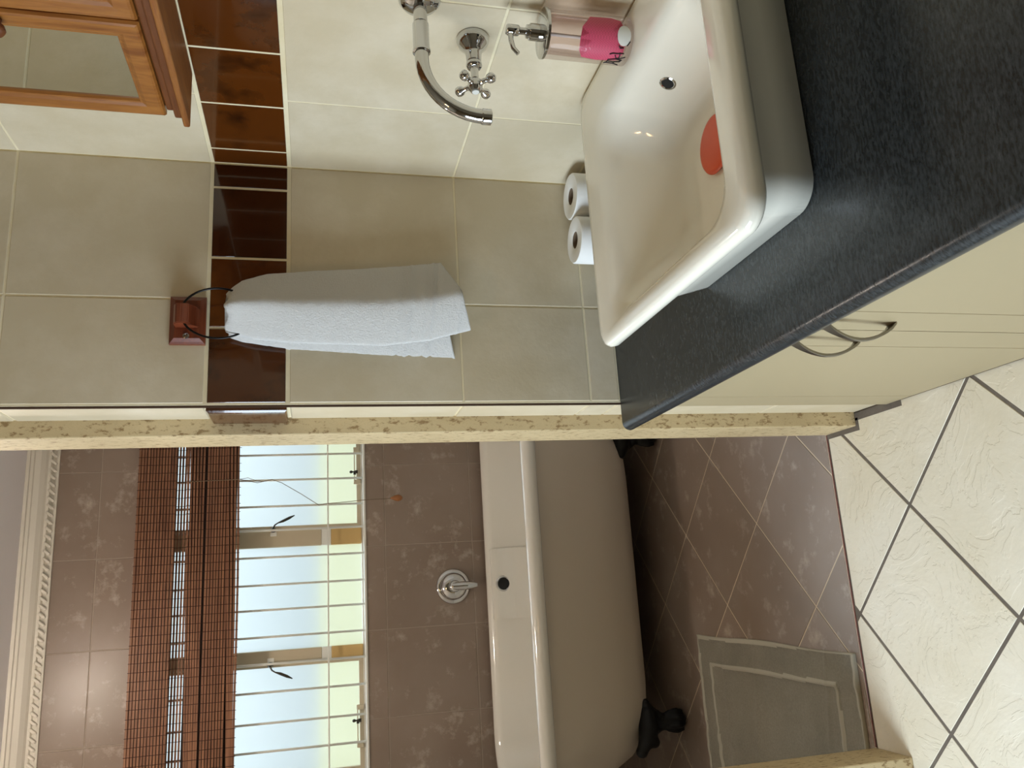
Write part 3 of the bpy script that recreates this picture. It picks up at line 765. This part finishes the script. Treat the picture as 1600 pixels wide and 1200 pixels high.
for st in ([(700, 780), (760, 755), (850, 755), (985, 740)], [(905, 730), (915, 860)], [(820, 790), (850, 850)], [(1035, 810), (950, 850), (860, 860)], [(700, 905), (850, 870), (980, 890)],
           [(700, 940), (830, 950), (950, 935), (985, 885)], [(710, 900), (700, 995)], [(655, 1015), (705, 990), (840, 1000), (960, 1050)], [(860, 960), (830, 1000)], [(930, 860), (960, 940)], [(850, 610), (880, 650), (950, 640)], [(1010, 600), (1060, 520)]):
    tube(bm, [cyl(*px2(a, b), .0416) for a, b in st], .0010, 6)
finish(bm, 'handwriting', 'ink', sd)

# ------------------------------------------------------------------ toilet rolls
def roll(x, y, label):
    t = thing('toilet_roll', (x, y, ZT), label, 'toilet roll', 'toilet rolls standing behind the basin')
    bm = bmesh.new(); r = .056; lathe(bm, (x, y, ZT+.0008), (0, 0, 1), [(.020, 0), (r-.002, 0), (r, .003), (r, .104), (r-.0025, .107), (.022, .1065), (.020, .105)], 40, cap0=False, cap1=False)
    finish(bm, 'paper', 'paper', t, True, 40)
    bm = bmesh.new(); lathe(bm, (x, y, ZT+.001), (0, 0, 1), [(.0202, 0), (.0202, .1045), (.0190, .1045), (.0190, .001)], 28, cap0=False, cap1=False)
    finish(bm, 'cardboard_core', 'card', t, True, 40)
roll(.904, 1.678, 'white toilet roll standing in the wall corner behind the basin')
roll(.788, 1.674, 'white toilet roll on the countertop next to the corner roll, nearer the doorway')

# ------------------------------------------------------------------ mirror cabinet
mcb = thing('mirror_cabinet', (XA, .95, 1.68), 'orange-stained pine wall cabinet with a mirrored door above the basin', 'cabinet')
ZB, ZTOP = 1.6995, 2.26
obox('carcass', (.887, .50, ZB), (XA-.0005, 1.395, ZTOP), 'pine_z', mcb, .002)
obox('bottom_board', (.861, .47, 1.6745), (XA-.0005, 1.420, 1.686), 'pine_y', mcb, .003, 2)
obox('bottom_moulding', (.870, .48, 1.686), (XA-.0005, 1.406, ZB), 'pine_dark', mcb, .003, 2)
obox('bottom_rail', (.8785, .49, ZB), (.889, 1.396, 1.712), 'pine_dark', mcb, .003, 2)
def mdoor(ya, yb, mirror, nm):
    z0, z1 = 1.7135, 2.24; w = .040; xf, xb = .8715, .8865
    d = bpy.data.objects.new('door', None); COL.objects.link(d)
    bm = bmesh.new(); outs = [[(ya, z0), (yb, z0), (yb, z1), (ya, z1)]]
    def rg(d_, x): return [Vector((x, ya+d_, z0+d_)), Vector((x, yb-d_, z0+d_)), Vector((x, yb-d_, z1-d_)), Vector((x, ya+d_, z1-d_))]
    loft(bm, [rg(0, xb), rg(0, xf+.006), rg(.003, xf+.0015), rg(.007, xf), rg(.028, xf+.001), rg(.034, xf+.004), rg(.0375, xf+.0045), rg(w, xf+.010), rg(w, xb)], False, False)
    bpy.data.objects.remove(d)
    d = finish(bm, 'door', 'pine_z', mcb)
    if mirror: p = obox('mirror_pane', (xf+.009, ya+w-.002, z0+w-.002), (xf+.011, yb-w+.002, z1-w+.002), 'mirror', mcb)
    else: p = obox('panel', (xf+.006, ya+w-.002, z0+w-.002), (xf+.011, yb-w+.002, z1-w+.002), 'pine_z', mcb, .003, 2)
    p.parent = d
    return d
mdoor(1.1545, 1.4065, True, ''); mdoor(.83, 1.149, False, ''); mdoor(.505, .825, True, '')
bm = bmesh.new(); lathe(bm, (.8715, 1.173, 1.915), (-1, 0, 0), [(.008, 0), (.007, .006), (.013, .012), (.015, .018), (.012, .024), (.004, .026)], 20); finish(bm, 'knob', 'pine_dark', mcb, True, 50)

# ------------------------------------------------------------------ towel ring and towel
tg = thing('towel_ring', (.593, YB, 1.714), 'reddish wooden towel ring block with a black wire ring on the tiled wall', 'towel ring')
bm = bmesh.new()
def rb_(d, y): return [Vector((.540+d, y, 1.678+d)), Vector((.647-d, y, 1.678+d)), Vector((.647-d, y, 1.751-d)), Vector((.540+d, y, 1.751-d))]
loft(bm, [rb_(0, YB), rb_(0, YB-.009), rb_(.004, YB-.012), rb_(.011, YB-.018)]); finish(bm, 'back_block', 'mahogany', tg)
bm = bmesh.new(); pf = [(YB-.017, 1.739), (YB-.040, 1.739), (YB-.052, 1.733), (YB-.055, 1.722), (YB-.052, 1.708), (YB-.040, 1.703), (YB-.028, 1.697), (YB-.017, 1.688)]
loft(bm, [[Vector((.574, a, b)) for a, b in pf], [Vector((.618, a, b)) for a, b in pf]]); bmesh.ops.bevel(bm, geom=bm.edges[:], offset=.002, segments=2, affect='EDGES')
finish(bm, 'boss', 'mahogany', tg)
bm = bmesh.new(); lathe(bm, (.556, YB-.0178, 1.716), (0, -1, 0), [(.0065, 0), (.0065, .0015), (.004, .0028), (.0028, .001)], 16); finish(bm, 'screw', 'nickel', tg, True, 40)
bm = bmesh.new(); pts = []
RC = Vector((.598, 1.705, 1.650))
for i in range(48):
    a = 2*PI*i/48; pts.append(RC + Vector((.0545*math.sin(a), -.004*math.sin(a), .0735*math.cos(a))))
tube(bm, pts, .0024, 8, True); finish(bm, 'ring', 'wire_black', tg, True)

def interp(tab, z):
    for (z0, v0), (z1, v1) in zip(tab, tab[1:]):
        if z0 >= z >= z1:
            t = (z0-z)/(z0-z1) if z0 != z1 else 0; return v0+(v1-v0)*t
    return tab[-1][1] if z < tab[-1][0] else tab[0][1]
def towel_layer(name, L, Rr, zt, zb_l, zb_r, ymid, th, fold, seed, parent=None, notch=0):
    """L, Rr: tables (z, X) of the left and right outline; bottom hem falls from zb_l to zb_r"""
    bm = bmesh.new(); N = 56; K = 150; rings = []
    for k_ in range(K+1):
        t = k_/K; ring = []
        zc = zt + (min(zb_l, zb_r)-zt)*t
        gather = max(0, 1-t*3.2)
        top = 1 if t > .03 else math.sqrt(max(.02, t/.03))
        for i in range(N):
            a = 2*PI*i/N; c = math.cos(a); s = math.sin(a)
            u = .5+.5*c                     # 0 left .. 1 right
            zb = zb_l+(zb_r-zb_l)*u + notch*math.exp(-((u-.55)/.2)**2)
            z = zt+(zb-zt)*t
            xl, xr = interp(L, z), interp(Rr, z)
            x = xl+(xr-xl)*u
            half = th/2*top*(abs(s)**.5)*(1 if s > 0 else -1)
            # long soft folds, deepest near the gathered top
            w = fold*(math.sin(u*9+seed+t*1.2)*.5+math.sin(u*4.1+seed*2-t)*.6)*(.35+.9*gather)
            y = ymid-half*(1+.8*gather) + w + .10*max(0, u-.42)**1.3 + .11*max(0, .45-u)**1.4
            for zz, dd in ((1.262, -.0016), (1.243, .0022), (1.232, -.0014), (1.204, -.0016), (1.193, .0022), (1.184, -.0015), (1.128, .002)):
                y -= 1.7*dd*math.exp(-((z-zz+.02*(u-.5))/.0028)**2)*(1 if s > 0 else -1)
            p = Vector((x, y, z + .004*math.sin(u*14+seed)*gather))
            p += Vector((0, 1, 0))*.0012*noise.noise(p*90)
            ring.append(p)
        rings.append(ring)
    loft(bm, rings)
    return finish(bm, name, 'terry', parent, True)
ht = thing('hand_towel', (.62, 1.70, 1.62), 'folded white terry hand towel hanging from the black ring', 'towel')
Lf = [(1.64, .560), (1.62, .556), (1.58, .545), (1.50, .536), (1.30, .532), (1.20, .545), (1.10, .572)]
Rf = [(1.64, .640), (1.62, .660), (1.60, .678), (1.55, .696), (1.45, .708), (1.35, .716), (1.25, .727), (1.15, .740)]
towel_layer('front_layer', Lf, Rf, 1.632, 1.104, 1.166, 1.676, .020, .006, .3, ht, -.006)
Lb = [(1.64, .562), (1.60, .548), (1.50, .531), (1.30, .518), (1.14, .513)]
Rb = [(1.64, .640), (1.60, .66), (1.5, .68), (1.2, .70)]
towel_layer('back_layer', Lb, Rb, 1.630, 1.136, 1.19, 1.722, .014, .003, 2.0, ht)

# ------------------------------------------------------------------ lamps (outside the frame)
lf = thing('ceiling_lamp', (-.40, .55, 2.6), 'three-bulb ceiling spotlight bar in the basin area', 'lamp')
obox('lamp_bar', (-.62, .52, 2.57), (-.18, .58, 2.599), 'lamp_metal', lf, .004, 2)
for dx in (-.08, 0, .08):
    bm = bmesh.new(); lathe(bm, (-.40+dx, .55, 2.57), (0, 0, -1), [(.012, 0), (.012, .02), (.03, .03), (.034, .07)], 20, cap1=False); finish(bm, 'lamp_shade', 'lamp_metal', lf, True, 50)
    bm = bmesh.new(); b2 = bmesh.new(); bmesh.ops.create_uvsphere(b2, u_segments=16, v_segments=10, radius=.028); merge(bm, b2, 0, Matrix.Translation((-.40+dx, .55, 2.495))); finish(bm, 'bulb', 'lamp_glass', lf, True)
lb = thing('ceiling_lamp', (-.38, 3.05, 2.67), 'round opal ceiling lamp in the bathroom', 'lamp')
bm = bmesh.new(); lathe(bm, (-.38, 3.05, 2.67), (0, 0, -1), [(.10, 0), (.10, .015), (.085, .02)], 28); finish(bm, 'lamp_base', 'lamp_metal', lb, True, 40)
bm = bmesh.new(); lathe(bm, (-.38, 3.05, 2.652), (0, 0, -1), [(.085, 0), (.083, .03), (.06, .055), (.02, .066)], 28); finish(bm, 'lamp_shade', 'bath_lamp_glass', lb, True)
